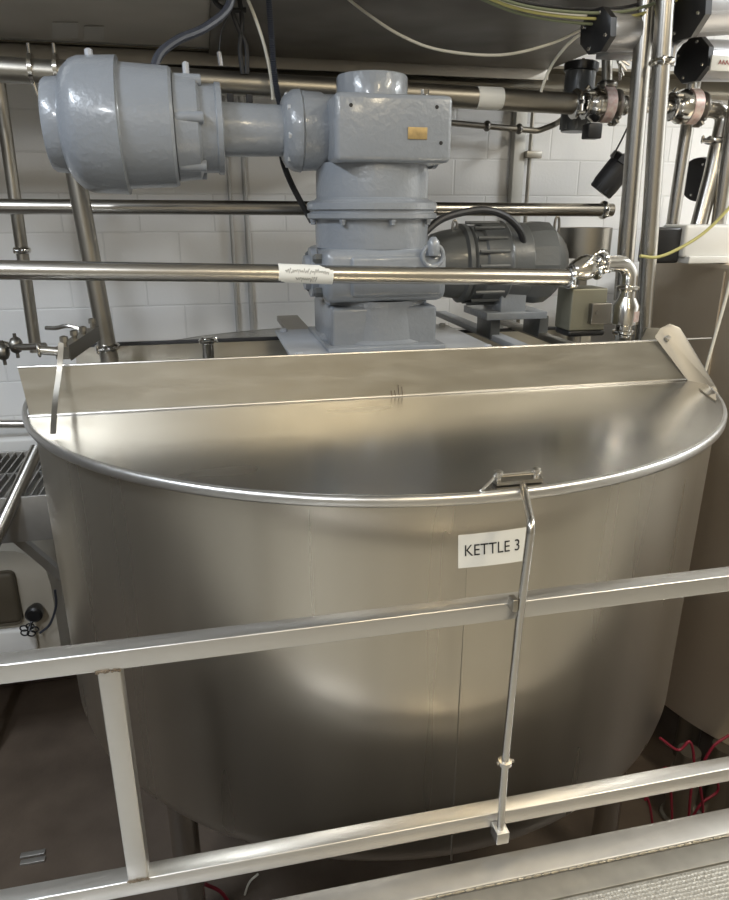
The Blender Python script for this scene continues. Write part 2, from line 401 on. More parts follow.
stk = obj('sticker', bm, white_tape, ket, label='white sticker reading KETTLE 3')
def text_mesh(s):
    cu = bpy.data.curves.new('txt', 'FONT'); cu.body = s; cu.size = 1; cu.resolution_u = 4
    o = bpy.data.objects.new('txt', cu); C.objects.link(o); bpy.context.view_layer.update()
    me = bpy.data.meshes.new_from_object(o); bpy.data.objects.remove(o); bpy.data.curves.remove(cu)
    bm = B(); bm.from_mesh(me); bpy.data.meshes.remove(me)
    xs = [v.co.x for v in bm.verts]; ys = [v.co.y for v in bm.verts]
    for v in bm.verts: v.co = V((v.co.x-min(xs))/(max(xs)-min(xs)), (v.co.y-min(ys))/(max(ys)-min(ys)), 0)
    bmesh.ops.triangulate(bm, faces=bm.faces); return bm
bm = text_mesh('KETTLE 3')
for v in bm.verts: v.co = sticker(.09+.80*v.co.x, .36+.34*v.co.y, .0035)
obj('lettering', bm, ink, stk, label='black letters KETTLE 3')

# rear lid ports seen over the splash: small clamped nozzle
q = at(208, 352, Y=2.6)
bm = B(); cyl(bm, V(q.x, 2.6, LZ), V(q.x, 2.6, ZC-.43), .022, n=20)
nz = obj('nozzle', bm, polished, ket); obj('clamp', clamp_bm(V(q.x, 2.6, ZC-.445), (0, 0, 1), .022, .02, V(1, -.3, 0)), polished, nz)

# front lid latch and pull rod
lat = thing('lid_latch', 'steel latch plate with two knobs and long bent rod reaching mid bar', 'latch', (.65, 1.29, LZ))
a0 = at(497, 486, Z=LZ+.006); a1 = at(543, 482, Z=LZ+.006); dx = (a1-a0); dn = dx.normalized(); pr = V(-dn.y, dn.x, 0)
bm = B(); prism(bm, [a0, a1, a1+pr*.03, a0+pr*.03], (0, 0, .008)); obj('plate', bm, dull_pipe, lat)
bm = B()
for q in (a0+dn*.008+pr*.015, a1-dn*.012+pr*.015):
    obj('knob', lathe(B(), q+V(0, 0, .006), (0, 0, 1), [(0, .007), (.012, .007), (.014, .011), (.022, .011), (.025, .006)], 14), pipe_steel, lat)
bm = B(); cyl(bm, a0+pr*.015+V(0, 0, .018), a1+pr*.015+V(0, 0, .018), .0045, n=10); obj('pin', bm, pipe_steel, lat)
lv = [a0+pr*.015+V(0, 0, .018), at(492, 480, Z=LZ+.02), at(486, 486, Z=LZ+.012), at(481, 491, Z=LZ+.006)]
bm = B(); tube(bm, spline(lv, 6), .004, 8); obj('lever', bm, pipe_steel, lat)
rp = [at(523, 486, Z=LZ+.004), at(531.5, 524, Y=1.108), at(519, 622, Y=1.112), at(511, 700, Y=1.112), at(505, 762, Y=1.112), at(500, 832, Y=1.108)]
bm = B(); tube(bm, fillet(rp, .02, 6), .0085, 14); obj('rod', bm, pipe_steel, lat)
q = rp[4]; bm = B(); lathe(bm, q-V(0, 0, .006), (0, 0, 1), [(0, .009), (.001, .015), (.011, .015), (.012, .009)], 16); cyl(bm, q-V(.02, 0, 0), q+V(.02, 0, 0), .004, n=8); obj('collar', bm, pipe_steel, lat)
q = rp[5]; bm = B(); box(bm, q.x-.014, q.x+.016, 1.092, 1.1285, q.z-.02, q.z+.012, .002); obj('lower_bracket', bm, rail_steel, lat)
q = at(520, 603, Y=1.115); bm = B(); box(bm, q.x-.02, q.x-.008, 1.105, 1.1285, q.z-.014, q.z+.014, .002); obj('guide_bracket', bm, dull_pipe, lat)

# hinge and hanging strap at the left of the lid
hg = thing('lid_stay', 'steel lid stay at the left end with a hanging strap resting on lid', 'lid stay', (-.45, 2.14, LZ))
bm = B(); p0 = at(62, 352, Y=2.2); p1 = at(92, 332, Y=2.5)
d = (p1-p0); s = V(.02, -.004, 0); u = V(0, 0, .022)
prism(bm, [p0-s-u, p0+s-u, p0+s+u*.6, p0-s+u*.6], d); obj('arm', bm, dull_pipe, hg)
bm = B(); prism(bm, [p0+s*1.1-u*1.2, p0+s*1.1+u*.9, p0+s*1.1+u*.9+d, p0+s*1.1-u*1.2+d], s*.12); obj('side_bar', bm, dark_steel, hg)
bm = B(); cyl(bm, at(40, 350, Y=2.17), at(63, 352, Y=2.17), .013, n=18, bev=.002); obj('pivot_pin', bm, pipe_steel, hg)
bm = B(); ringpart(bm, at(39, 350, Y=2.17), (1, .1, 0), .018, .004, 20, 8); obj('pin_ring', bm, pipe_steel, hg)
bm = B(); pts = spline([at(61, 343, Y=2.12), at(59, 372, Y=2.10), at(55, 402, Y=2.04), at(53, 434, Z=LZ+.012)], 8)
for k in range(len(pts)-1):
    pass
wv = V(.0075, 0, 0); prev = None
for p in pts:
    r4 = [bm.verts.new(p-wv), bm.verts.new(p+wv), bm.verts.new(p+wv+V(0, .004, 0)), bm.verts.new(p-wv+V(0, .004, 0))]
    if prev: bridge(bm, prev, r4)
    else: bm.faces.new(r4[::-1])
    prev = r4
bm.faces.new(prev); obj('strap', bm, dull_pipe, hg)
bm = B()
for (x, y, dy) in ((64, 340, 2.2), (74, 334, 2.33), (83, 330, 2.4), (92, 322, 2.5)):
    q = at(x, y, Y=dy); obj('bolt', lathe(B(), q-V(0, 0, .02), (0, 0, 1), [(0, .008), (.014, .008), (.016, .013), (.03, .012), (.033, .004)], 8), dull_pipe, hg)
bm = B(); tube(bm, spline([at(46, 328, Y=2.5), at(56, 328, Y=2.48), at(68, 326, Y=2.46), at(84, 330, Y=2.45)], 5), .007, 8); obj('handle', bm, pipe_steel, hg)

vt = thing('small_valve', 'small steel valve on a thin tube left of the lid stay', 'valve', tuple(at(14, 349, Y=2.6)))
bm = B(); tube(bm, spline([at(-40, 342, Y=2.6), at(0, 344, Y=2.6), at(20, 347, Y=2.55), at(45, 346, Y=2.5)], 6), .012, 12); obj('tube', bm, pipe_steel, vt)
bm = B()
for x, y in ((3, 352), (16, 345)):
    q = at(x, y, Y=2.58); lathe(bm, q-V(.02, 0, 0), (1, 0, 0), [(0, .012), (.006, .024), (.014, .028), (.026, .028), (.034, .024), (.04, .012)], 14)
    cyl(bm, q-V(0, 0, .045), q+V(0, 0, .04), .006, n=8)
obj('clamp', bm, dark_steel, vt)

# ------------------------------------------------------------------ mixer drive (gear box stack + motor)
GX, GY = .575, 2.50
def zpx(x, y, Y=GY): return at(x, y, Y=Y).z
mx = thing('mixer_drive', 'grey painted mixer gear drive with big horizontal motor above the kettle', 'mixer drive', (GX, GY, LZ))
PT = ZC-.445
bm = B(); box(bm, .245, .965, 2.215, 2.80, PT-.012, PT, .002); bp = obj('base_plate', bm, plate_paint, mx, label='pale grey base plate')
for x in (.275, .935):
    for y in (2.25, 2.75): obj('bolt', lathe(B(), (x, y, PT), (0, 0, 1), [(0, .014), (.01, .014), (.012, .010)], 6), plate_paint, bp)
# pedestal
zf = 2.27
bm = B(); box(bm, GX-.18, GX+.19, 2.31, 2.72, PT, zpx(370, 308, 2.3), .012)
lathe(bm, (GX+.01, GY-.02, PT), (0, 0, 1), [(0, .205), (.02, .205), (.03, .19), (.16, .182), (zpx(370, 308, 2.3)-PT, .185)], 48); obj('pedestal', bm, grey_paint, mx)
bm = B(); box(bm, GX-.20, GX+.21, 2.262, 2.76, PT, PT+.016, .003); obj('foot_flange', bm, grey_paint, mx)
# lower gear case
zl0, zl1 = zpx(370, 303, 2.28), zpx(370, 250, 2.28)
bm = B(); box(bm, GX-.205, GX+.215, 2.285, 2.73, zl0, zl1, .03); lg = obj('lower_gear_case', bm, grey_paint, mx)
bm = B(); box(bm, GX-.12, GX+.19, 2.272, 2.30, zl0+.02, zl1-.02, .012); obj('cover_plate', bm, grey_paint, lg)
bm = B(); lathe(bm, (GX-.205, GY, (zl0+zl1)/2), (-1, 0, 0), [(0, .085), (.02, .085), (.022, .06), (.04, .058)], 28); obj('side_cap', bm, grey_paint, lg)
for dy in (-.09, .09):
    for z in (zl0+.03, zl1-.03): obj('bolt', lathe(B(), (GX-.204, GY+dy-.05, z), (-1, 0, 0), [(0, .018), (.022, .018), (.03, .010)], 6), dark_paint, lg, label='dark hexagon bolt')
bm = B(); q = V(GX+.155, 2.268, zl1-.02); lathe(bm, q, (0, 0, 1), [(0, .016), (.02, .022), (.045, .02), (.06, .008)], 14); ringpart(bm, q+V(0, 0, .0), (0, 1, 0), .035, .008, 24, 8); obj('oil_plug', bm, grey_paint, lg)
# middle column
z1 = zl1; z2 = zpx(370, 219, 2.27); z3 = zpx(370, 200, 2.27); z4 = zpx(370, 163, 2.27)
bm = B(); lathe(bm, (GX, GY, z1-.01), (0, 0, 1), [(0, .190), (.01, .198), (z2-z1-.01, .200), (z2-z1+.01, .202)], 64); obj('lower_housing', bm, grey_paint, mx)
bm = B(); lathe(bm, (GX, GY, z2-.002), (0, 0, 1), [(0, .220), (.004, .226), (.018, .227), (.022, .217), (.028, .217), (.032, .227), (z3-z2-.006, .227), (z3-z2, .220), (z3-z2+.004, .21)], 64); fl = obj('flange', bm, grey_paint, mx)
for k in range(8):
    a = 2*PI*k/8+.1; q = V(GX+.212*math.cos(a), GY+.212*math.sin(a), z2-.028)
    bm = B(); lathe(bm, q, (0, 0, 1), [(.008, .007), (.010, .009), (.018, .009), (.019, .012), (.026, .012)], 6); obj('flange_bolt', bm, grey_paint, fl)
bm = B(); lathe(bm, (GX-.0, GY, z3), (0, 0, 1), [(0, .205), (.01, .194), (z4-z3-.02, .194), (z4-z3+.01, .19)], 64); obj('upper_housing', bm, grey_paint, mx)
# top gear box
xl, xr = at(335, 125, Y=2.28).x, at(453, 125, Y=2.28).x
zt0, zt1 = zpx(400, 162, 2.28), zpx(400, 93, 2.28)
bm = B(); box(bm, xl, xr, 2.28, 2.70, zt0, zt1, .018); gb = obj('top_gear_case', bm, grey_paint, mx)
bm = B(); lathe(bm, (xr-.002, GY, (zt0+zt1)/2), (1, 0, 0), [(0, .105), (.014, .105), (.018, .09)], 32); obj('side_cap', bm, grey_paint, gb)
bm = B()
for x, y in ((351, 105), (437, 107), (441, 143)):
    q = at(x, y, Y=2.279); obj('screw_hole', lathe(B(), q, (0, 1, 0), [(0, .006), (.004, .006)], 12), ink, gb, label='small dark screw hole')
a = at(408, 127, Y=2.2785); b = at(427, 139.5, Y=2.2785)
bm = B(); box(bm, a.x, b.x, 2.2765, 2.281, b.z, a.z, .0008); obj('nameplate', bm, gold, gb, label='small brass coloured nameplate')
bm = B(); q = at(372, 92, Y=2.47); rr = .117
lathe(bm, (q.x, 2.47, zt1-.01), (0, 0, 1), [(0, rr), (.078, rr), (.084, rr-.004), (.084, rr-.03), (.076, rr-.032)], 48); obj('top_cap', bm, grey_paint, gb)
for x in (424, 372-62):
    pass
bm = B(); q = at(425, 92, Y=2.42); cyl(bm, V(q.x, 2.42, zt1-.005), V(q.x, 2.42, zt1+.022), .009, n=10); lathe(bm, (q.x, 2.42, zt1+.02), (0, 0, 1), [(0, .014), (.014, .014)], 6); obj('vent_plug', bm, polished, gb)
# motor on the top box, axis along X
AZ = at(240, 130, Y=GY).z; ms = lambda x: at(x, 125, Y=GY-.05).x
K = 3.05e-3
def rp_(h): return h*K*.98
def seg(name, pts, parent, n=56, m=grey_paint, sharp=30, phase=0):
    bm = B(); lathe(bm, (0, GY, AZ), (1, 0, 0), [(ms(x), rp_(h)) for x, h in pts], n, phase=phase); return obj(name, bm, m, parent, sharp)
seg('gear_cover', [(300, 38), (303, 41), (322, 40), (326, 38), (338, 38)], mx)
gd = seg('input_flange', [(283, 30), (286, 36), (294, 42), (301, 43), (303, 40)], mx, 14, phase=.1)
for k in range(8):
    a = 2*PI*k/8+.2
    bm = B(); q = V(ms(290), GY+rp_(34)*math.cos(a), AZ+rp_(34)*math.sin(a)); lathe(bm, q-V(.012, 0, 0), (1, 0, 0), [(0, .010), (.002, .013), (.024, .013)], 6); obj('bolt', bm, plate_paint, gd)
seg('input_neck', [(219, 29), (222, 27.5), (282, 26), (286, 27)], mx)
mt = seg('motor_body', [(121, 64), (124, 61), (172, 59), (175, 57)], mx)
seg('motor_fan_cover', [(60, 40), (64, 49), (68, 55), (76, 62), (84, 65), (122, 67), (123, 62)], mx)
seg('motor_end_cap', [(45, 38), (46, 43), (49, 45), (60, 46), (66, 46), (68, 40)], mx)
seg('motor_flange', [(174, 50), (176, 53), (198, 51), (201, 44), (216, 44), (217, 46), (222, 46), (223, 43)], mx)
bm = B()
for k in range(6):
    a = PI*.5+2*PI*k/6+.4
    c_ = V(0, GY+rp_(48)*math.cos(a), AZ+rp_(48)*math.sin(a))
    obj('flange_lug', cyl(B(), c_+V(ms(176), 0, 0), c_+V(ms(204), 0, 0), .018, n=12, bev=.003), grey_paint, mx)
q = V(ms(190), GY-.05, AZ+rp_(50)); bm = B(); lathe(bm, q, (0, 0, 1), [(0, .01), (.03, .01), (.034, .004)], 8); obj('grease_nipple', bm, plate_paint, mx)
q = V(ms(96), GY-.03, AZ+rp_(64)); bm = B(); lathe(bm, q, (0, 0, 1), [(0, .012), (.016, .012), (.02, .005)], 8); obj('cap_screw', bm, plate_paint, mx)

# second motor, behind, to the right
M2Y, = (2.66,); A2 = at(500, 263, Y=M2Y)
m2 = thing('second_motor', 'darker grey motor lying behind the pipe right of gear drive', 'motor', (A2.x, M2Y, PT))
ms2 = lambda x: at(x, 263, Y=M2Y).x
def seg2(name, pts, n=48, sharp=30, phase=0, m=dark_paint):
    bm = B(); lathe(bm, (0, M2Y, A2.z), (1, 0, 0), [(ms2(x), h*3.75e-3) for x, h in pts], n, phase=phase); return obj(name, bm, m, m2, sharp)
seg2('neck', [(431, 30), (440, 33), (456, 36), (458, 40), (462, 40), (464, 36)])
bd = seg2('body', [(462, 33), (466, 38), (474, 38), (476, 40), (494, 41), (497, 43), (500, 40), (518, 41), (522, 38)])
seg2('end_bell', [(514, 36), (518, 41), (532, 43), (542, 42), (550, 34), (558, 24), (563, 12)], 14, 20)
bm = B()
for k in range(18):
    a = 2*PI*k/18; c_ = V(0, M2Y+.155*math.cos(a), A2.z+.155*math.sin(a)); cyl(bm, c_+V(ms2(466), 0, 0), c_+V(ms2(494), 0, 0), .007, n=6)
obj('cooling_rib', bm, dark_paint, bd)
for x in (454, 556):
    q = at(x, 234 if x < 500 else 230, Y=M2Y-.02); bm = B(); o_ = V(0, 0, .0)
    lo_ = [q+V(.0, 0, -.03), q+V(-.008, 0, .01), q+V(-.004, 0, .045), q+V(.008, 0, .045), q+V(.012, 0, .01), q+V(.006, 0, -.03)]
    tube(bm, spline(lo_, 5), .005, 8); obj('lifting_eye', bm, dark_steel, m2)
bm = B(); q = at(521, 249, Y=M2Y-.1); lathe(bm, q, (0, 0, 1), [(-.03, .022), (0, .022), (.004, .016), (.03, .016)], 14); obj('cable_gland', bm, dull_pipe, m2)
a = at(500, 285, Y=M2Y-.08); b = at(523, 316, Y=M2Y-.08)
bm = B(); box(bm, a.x, b.x, M2Y-.1, M2Y+.08, b.z, a.z+.03, .004); obj('pedestal', bm, grey_paint, m2)
a = at(486, 313, Y=M2Y-.12); b = at(546, 317, Y=M2Y-.12)
bm = B(); box(bm, a.x, b.x, M2Y-.13, M2Y+.13, b.z-.005, a.z, .003); obj('mounting_shelf', bm, grey_paint, m2)
for x in (493, 541):
    q = at(x, 317, Y=M2Y-.06); bm = B(); box(bm, q.x-.02, q.x+.02, M2Y-.09, M2Y+.06, PT-.03, b.z, .003); obj('shelf_leg', bm, dark_paint, m2)

# bridge beams carrying the drives across the kettle top
for x0, x1, mm, lab, wide in ((.30, .40, dull_pipe, 'steel beam under the base plate on its left side', .1), (.80, .90, dull_pipe, 'steel beam under the base plate on its right side', .1),
                       (at(545, 347, Z=PT).x-.055, at(545, 347, Z=PT).x, plate_paint, 'pale painted bar beneath second motor, crossing the rear lid', .06),
                       (at(573, 347, Z=PT).x+.05, at(573, 347, Z=PT).x+.09, dull_pipe, 'narrow steel bar on the rear lid near the check valve', .06)):
    bm = B(); box(bm, x0, x1, HY+.03, 3.30, LZ+.0925, PT-.0125, .004)
    tag(recenter(obj('bridge_beam', bm, mm)), lab, 'beam', 'bridge beams over the rear lid')

# ------------------------------------------------------------------ horizontal process pipes
def pipe_thing(label, a, b, r, m, clamps=(), name='process_pipe'):
    t = thing(name, label, 'pipe', tuple(a), 'horizontal process pipes')
    bm = B(); cyl(bm, a, b, r, n=32); obj('tube', bm, m, t)
    for f, wd in clamps: obj('clamp', clamp_bm(Vector(a).lerp(Vector(b), f), Vector(b)-Vector(a), r, wd), polished, t)
    return t
PA0, PA1 = at(-160, 60, Y=2.98), at(577, 104, Y=2.98)
pA = pipe_thing('steel pipe running behind the big motor, highest of the horizontal pipes', PA0, PA1, .042, dull_pipe, ((.997, .03),))
for x in (32, 57):
    q = at(x, 69, Y=2.98)
    bm = B(); lathe(bm, q-V(.008, 0, 0), (1, 0, 0), [(0, .044), (.001, .052), (.015, .052), (.016, .044)], 24); cyl(bm, q+V(0, -.01, .045), q+V(0, -.01, .08), .006, n=8); cyl(bm, q+V(0, -.01, -.045), q+V(.01, -.01, -.09), .006, n=8)
    obj('pipe_hanger', bm, polished, pA)
bm = B(); a = at(476, 98, Y=2.98); b = at(501, 99, Y=2.98); cyl(bm, a, b, .0435, n=32); obj('tape_label', bm, white_tape, pA, label='blank white tape wrapped round the pipe')
pB = pipe_thing('steel pipe close to the wall passing behind the gear drive', at(-80, 206, Y=3.2), at(612, 210, Y=3.2), .030, pipe_steel, ((.985, .03), ))
pC = pipe_thing('steel pipe crossing in front of the gear drive, carrying a tape label', at(-140, 268, Y=2.195), at(572, 277.5, Y=2.195), .0275, pipe_steel, ((.996, .024),))
a = at(278, 273, Y=2.195); b = at(332, 275, Y=2.195)
bm = B(); cyl(bm, a, b, .0287, n=32); tp = obj('tape_label', bm, white_tape, pC, label='white tape label with handwriting')
bm = B()   # illegible handwriting strokes
for row, (u0, u1, dz) in enumerate(((.12, .92, .35), (.3, .7, -.45))):
    pts = []; k = 0; u = u0
    while u < u1:
        c_ = a.lerp(b, u); ang = math.asin(max(-.9, min(.9, dz+.22*math.sin(k*2.1)+random.uniform(-.12, .12))))
        pts.append(c_+V(0, -math.cos(ang), math.sin(ang))*.029); u += .014; k += 1
    tube(bm, pts, .0009, 5)
obj('handwriting', bm, ink, tp)

# slanting drop pipes at left
def drop(label, a, b, r, m, cl=()):
    t = thing('drop_pipe', label, 'pipe', tuple(b), 'upright process pipes')
    bm = B(); cyl(bm, a, b, r, n=28); obj('tube', bm, m, t)
    for f in cl: obj('clamp', clamp_bm(Vector(a).lerp(Vector(b), f), Vector(b)-Vector(a), r, .03), polished, t)
    return t
drop('thin upright steel pipe at the far left with one clamp', at(-3, 70, Y=3.4), at(36, 352, Y=3.4), .026, dull_pipe, (.61,))
drop('upright steel pipe coming down beneath the big motor to the kettle lid', at(64, 110, Y=2.75), at(110, 362, Y=2.75), .033, dull_pipe, (.935,))

# elbow, check valve and little ball valve at the right end of the labelled pipe
ev = thing('pipe_elbow', 'polished elbow with check valve turning down into the rear lid', 'pipe fitting', (1.42, 2.14, LZ))
ys = 2.195
bm = B(); tube(bm, fillet([at(600, 264, Y=ys), at(631, 263, Y=ys+.01), at(627, 305, Y=ys+.02)], .065, 10), .0275, 24); obj('elbow', bm, polished, ev)
obj('clamp', clamp_bm(at(602, 262, Y=ys), (1, 0, 0), .030, .022), polished, ev)
obj('clamp', clamp_bm(at(628, 288, Y=ys+.015), (0, 0, 1), .0275, .02, V(-1, -.3, 0)), polished, ev)
zz = lambda y: at(627, y, Y=ys+.02)
p = zz(294); q = zz(334)
bm = B(); h = p.z-q.z; cxv = zz(300).x
lathe(bm, (cxv, ys+.02, q.z), (0, 0, 1), [(0, .036), (.006, .038), (.014, .038), (.018, .029), (h*.22, .029), (h*.27, .046), (h*.72, .046), (h*.92, .029), (h, .0285)], 32); cv = obj('check_valve', bm, polished, ev)
bm = B(); lathe(bm, (cxv, ys+.02, q.z+h*.34), (0, 0, 1), [(0, .0466), (h*.26, .0466)], 32)
bmesh.ops.bisect_plane(bm, geom=list(bm.verts)+list(bm.edges)+list(bm.faces), plane_co=(cxv+.005, 0, 0), plane_no=(-1, 0, 0), clear_outer=True); obj('sticker', bm, tape_red, cv, label='red and white sticker')
bm = B(); cyl(bm, V(cxv, ys+.02, LZ), V(cxv, ys+.02, q.z+.01), .03, n=24); obj('lower_tube', bm, polished, ev)
bv = thing('ball_valve', 'small polished valve between the labelled pipe and the elbow', 'valve', tuple(at(588, 271, Y=ys)))
c_ = at(586, 271, Y=ys)
bm = B(); lathe(bm, c_-V(.05, 0, 0), V(1, 0, .25), [(0, .028), (.01, .034), (.02, .036), (.035, .042), (.06, .042), (.078, .034), (.1, .030)], 24); obj('body', bm, polished, bv)
obj('clamp', clamp_bm(c_+V(.035, 0, .012), (1, 0, .2), .030, .02, V(0, -1, .8)), polished, bv)
bm = B(); tube(bm, spline([c_+V(-.02, -.03, .02), c_+V(-.01, -.05, .05), c_+V(.02, -.05, .065), c_+V(.05, -.04, .055)], 6), .005, 8); obj('handle', bm, polished, bv)
# greenish box below
ba = thing('valve_actuator_box', 'square grey box under the ball valve behind the splash plate', 'valve actuator', tuple(at(588, 315, Y=2.2)))
a = at(573, 289, Y=2.19); b = at(604, 330, Y=2.19)
bm = B(); box(bm, a.x, b.x, 2.19, 2.30, b.z, a.z, .006); obj('housing', bm, mat('olive_grey_cast', (.20, .195, .15), .45, .5), ba)
bm = B(); box(bm, a.x+.002, b.x+.01, 2.195, 2.30, b.z-.022, b.z+.002, .01); obj('base_cap', bm, black, ba)
a = at(590, 303, Y=2.185); b = at(607, 323, Y=2.185)
bm = B(); box(bm, a.x, b.x, 2.165, 2.191, b.z, a.z, .003); cyl(bm, V(a.x+.02, 2.16, b.z+.04), V(a.x+.02, 2.17, b.z+.04), .008, n=10); obj('side_block', bm, dark_steel, ba)

# ------------------------------------------------------------------ right-hand pipe cluster
def up_pipe(label, pts, r, m, cl=()):
    t = thing('drop_pipe', label, 'pipe', tuple(Vector(pts[-1])), 'upright process pipes')
    bm = B(); tube(bm, pts, r, 24); obj('tube', bm, m, t)
    for c_, ax in cl: obj('clamp', clamp_bm(c_, ax, r, .026, V(-1, -.5, 0)), polished, t)
    return t
q1a, q1b = at(650, -40, Y=2.60), at(622, 300, Y=2.60)
up_pipe('tall upright steel pipe passing left of its twin at upper right', [q1a, q1b], .034, pipe_steel)
q2a, q2b = at(668, -40, Y=2.5), at(642, 352, Y=2.5)
up_pipe('tall upright steel pipe with a clamp, reaching down to the lid beside side plate', [q2a, q2b], .032, pipe_steel, ((at(662, 62, Y=2.5), q2a-q2b),))
up_pipe('upright steel pipe behind the twins, ending beside the white housing', [at(695, 76, Y=3.1), at(667, 262, Y=3.1)], .030, pipe_steel, ())
yv = 2.98
el = fillet([at(700, 108, Y=yv), at(726, 110, Y=yv), at(712, 175, Y=yv-.03), at(696, 236, Y=yv-.05)], .10, 10)
up_pipe('steel pipe bending down from the right hand valve', el, .037, pipe_steel, ((at(715, 141, Y=yv-.01), V(-.1, 0, -1)),))
up_pipe('steel pipe rising at the right border beside the black round fitting', [at(742, 60, Y=2.9), at(716, 240, Y=2.9)], .032, pipe_steel)
up_pipe('thin rear upright tube between the tall twins and wall', [at(666, 70, Y=3.4), at(645, 250, Y=3.4)], .016, dull_pipe)
# connecting tube between the valves
a, b = at(612, 105, Y=yv), at(675, 107, Y=yv)
t = thing('process_pipe', 'short bright tube joining the two round valves behind the upright pipes', 'pipe', tuple(a), 'horizontal process pipes')
bm = B(); cyl(bm, a, b, .028, n=24); obj('tube', bm, polished, t)
obj('clamp', clamp_bm(a.lerp(b, .2), b-a, .028, .03), polished, t)
RV = []
for (x, y, lab) in ((600, 105, 'round polished valve body at the right end of highest pipe'), (686, 107, 'round polished valve body right of the tall upright pipes')):
    c_ = at(x, y, Y=yv); t = thing('round_valve', lab, 'valve', tuple(c_), 'round polished valves'); RV.append(t)
    bm = B(); lathe(bm, c_-V(.085, 0, 0), (1, 0, 0), [(0, .038), (.012, .05), (.02, .045), (.03, .055), (.055, .07), (.11, .072), (.14, .055), (.15, .045), (.158, .05), (.17, .038)], 36); bd = obj('body', bm, polished, t)
    bm = B(); lathe(bm, c_+V(-.005, 0, 0), (1, 0, 0), [(0, .0745), (.045, .0745)], 36)
    bmesh.ops.bisect_plane(bm, geom=list(bm.verts)+list(bm.edges)+list(bm.faces), plane_co=(0, c_.y-.02, 0), plane_no=(0, 1, 0), clear_outer=True); obj('sticker', bm, tape_red, bd, label='red and silver band sticker')
    obj('clamp', clamp_bm(c_+V(.075, 0, 0), (1, 0, 0), .045, .025, V(0, -.4, -1)), dark_steel, t)
    obj('clamp', clamp_bm(c_-V(.075, 0, 0), (1, 0, 0), .042, .022, V(0, -.4, 1)), polished, t)
bm = B(); a = at(594, 116, Y=yv-.03); box(bm, a.x-.035, a.x+.03, a.y-.03, a.y+.03, a.z-.09, a.z-.03, .006)
tag(recenter(obj('valve_drain_block', bm, black)), 'small black block below the round valve at left', 'valve block')

# actuators: end cap (black, chamfered octagon), finned body, end plate
def actuator(label, pa, pb, r, mbody=alum, sides=8, red=False, face=1.0):
    pa, pb = Vector(pa), Vector(pb); d = (pb-pa); L_ = d.length; d.normalize()
    t = thing('valve_actuator', label, 'valve actuator', tuple(pa), 'valve actuators in the pipe cluster')
    bm = B(); lathe(bm, pa, d, [(0, r*.9*face), (.006, r*1.08*face), (.035, r*1.08*face), (.038, r)], sides, phase=PI/8); cp = obj('end_cap', bm, black, t)
    bm = B(); lathe(bm, pa+d*.036, d, [(0, r*.92), (L_*.1, r*.95), (L_*.8-.036, r*.95), (L_-.036, r*.85)], 24)
    a_, b_ = frame_of(d)
    for k in range(8):
        u = a_*math.cos(k*PI/4+PI/8)+b_*math.sin(k*PI/4+PI/8); cyl(bm, pa+d*.03+u*r*.86, pa+d*(L_*.97)+u*r*.86, r*.10, n=8)
    obj('body', bm, mbody, t)
    a0_, b0_ = frame_of(d)
    for k in range(4):
        u = a0_*math.cos(k*PI/2+.4)+b0_*math.sin(k*PI/2+.4); bm = B(); lathe(bm, pa+u*r*.8-d*.004, d, [(0, .006), (.008, .009)], 6); obj('bolt', bm, polished, cp)
    return t, d
actuator('grey actuator with black octagonal cap above the left round valve, near cables', at(594, 31, Y=2.58), at(643, 32, Y=2.66), .070)
t3, _ = actuator('largest grey actuator with black cap at the upper right corner', at(682, 8, Y=2.55), at(760, 4, Y=2.62), .10)
t4, _ = actuator('grey actuator with white sticker at the right border', at(690, 60, Y=2.95), at(752, 62, Y=3.05), .085)
actuator('dark grey upright actuator behind the left round valve', at(582, 62, Y=3.09), at(574, 132, Y=3.09), .068, dark_paint, 20)
actuator('small dark actuator tilted against the wall above the middle pipe', at(627, 158, Y=3.15), at(600, 192, Y=3.2), .065, rubber, 10)
t6, _ = actuator('black round actuator behind the bent pipe at the right border', at(697, 180, Y=3.4), at(740, 170, Y=3.5), .10, dark_paint, 28)
a = at(712, 55, Y=2.86); b = at(740, 72, Y=2.86)
bm = B(); box(bm, a.x, b.x, 2.858, 2.866, b.z, a.z, .002); s4 = obj('sticker', bm, white_tape, t4, label='white sticker with red writing')
bm = B(); q = at(719, 62, Y=2.856)
for k in range(5): tube(bm, [q+V(.016*k, 0, -.008), q+V(.016*k+.006, 0, .008), q+V(.016*k+.011, 0, -.006)], .0016, 5)
obj('lettering', bm, red_ink, s4)
# bracket holding the tall pipes
t = thing('pipe_bracket', 'dark steel bracket with angled arms behind the tall twin pipes', 'bracket', tuple(at(655, 50, Y=2.75)))
a = at(607, 47, Y=2.7); b = at(640, 57, Y=2.7); bm = B(); box(bm, a.x, b.x, 2.68, 2.78, b.z, a.z, .004); obj('bar', bm, alum, t)
bm = B(); g = [at(x, y, Y=2.64) for x, y in ((650, 0), (683, 0), (683, 36), (672, 60), (660, 62), (648, 48))]; prism(bm, g, (0, .05, 0)); obj('bracket_plate', bm, dark_steel, t)
bm = B(); tube(bm, fillet([at(686, 38, Y=2.6), at(674, 46, Y=2.6), at(672, 66, Y=2.6)], .03, 5), .012, 10); obj('arm', bm, alum, t)
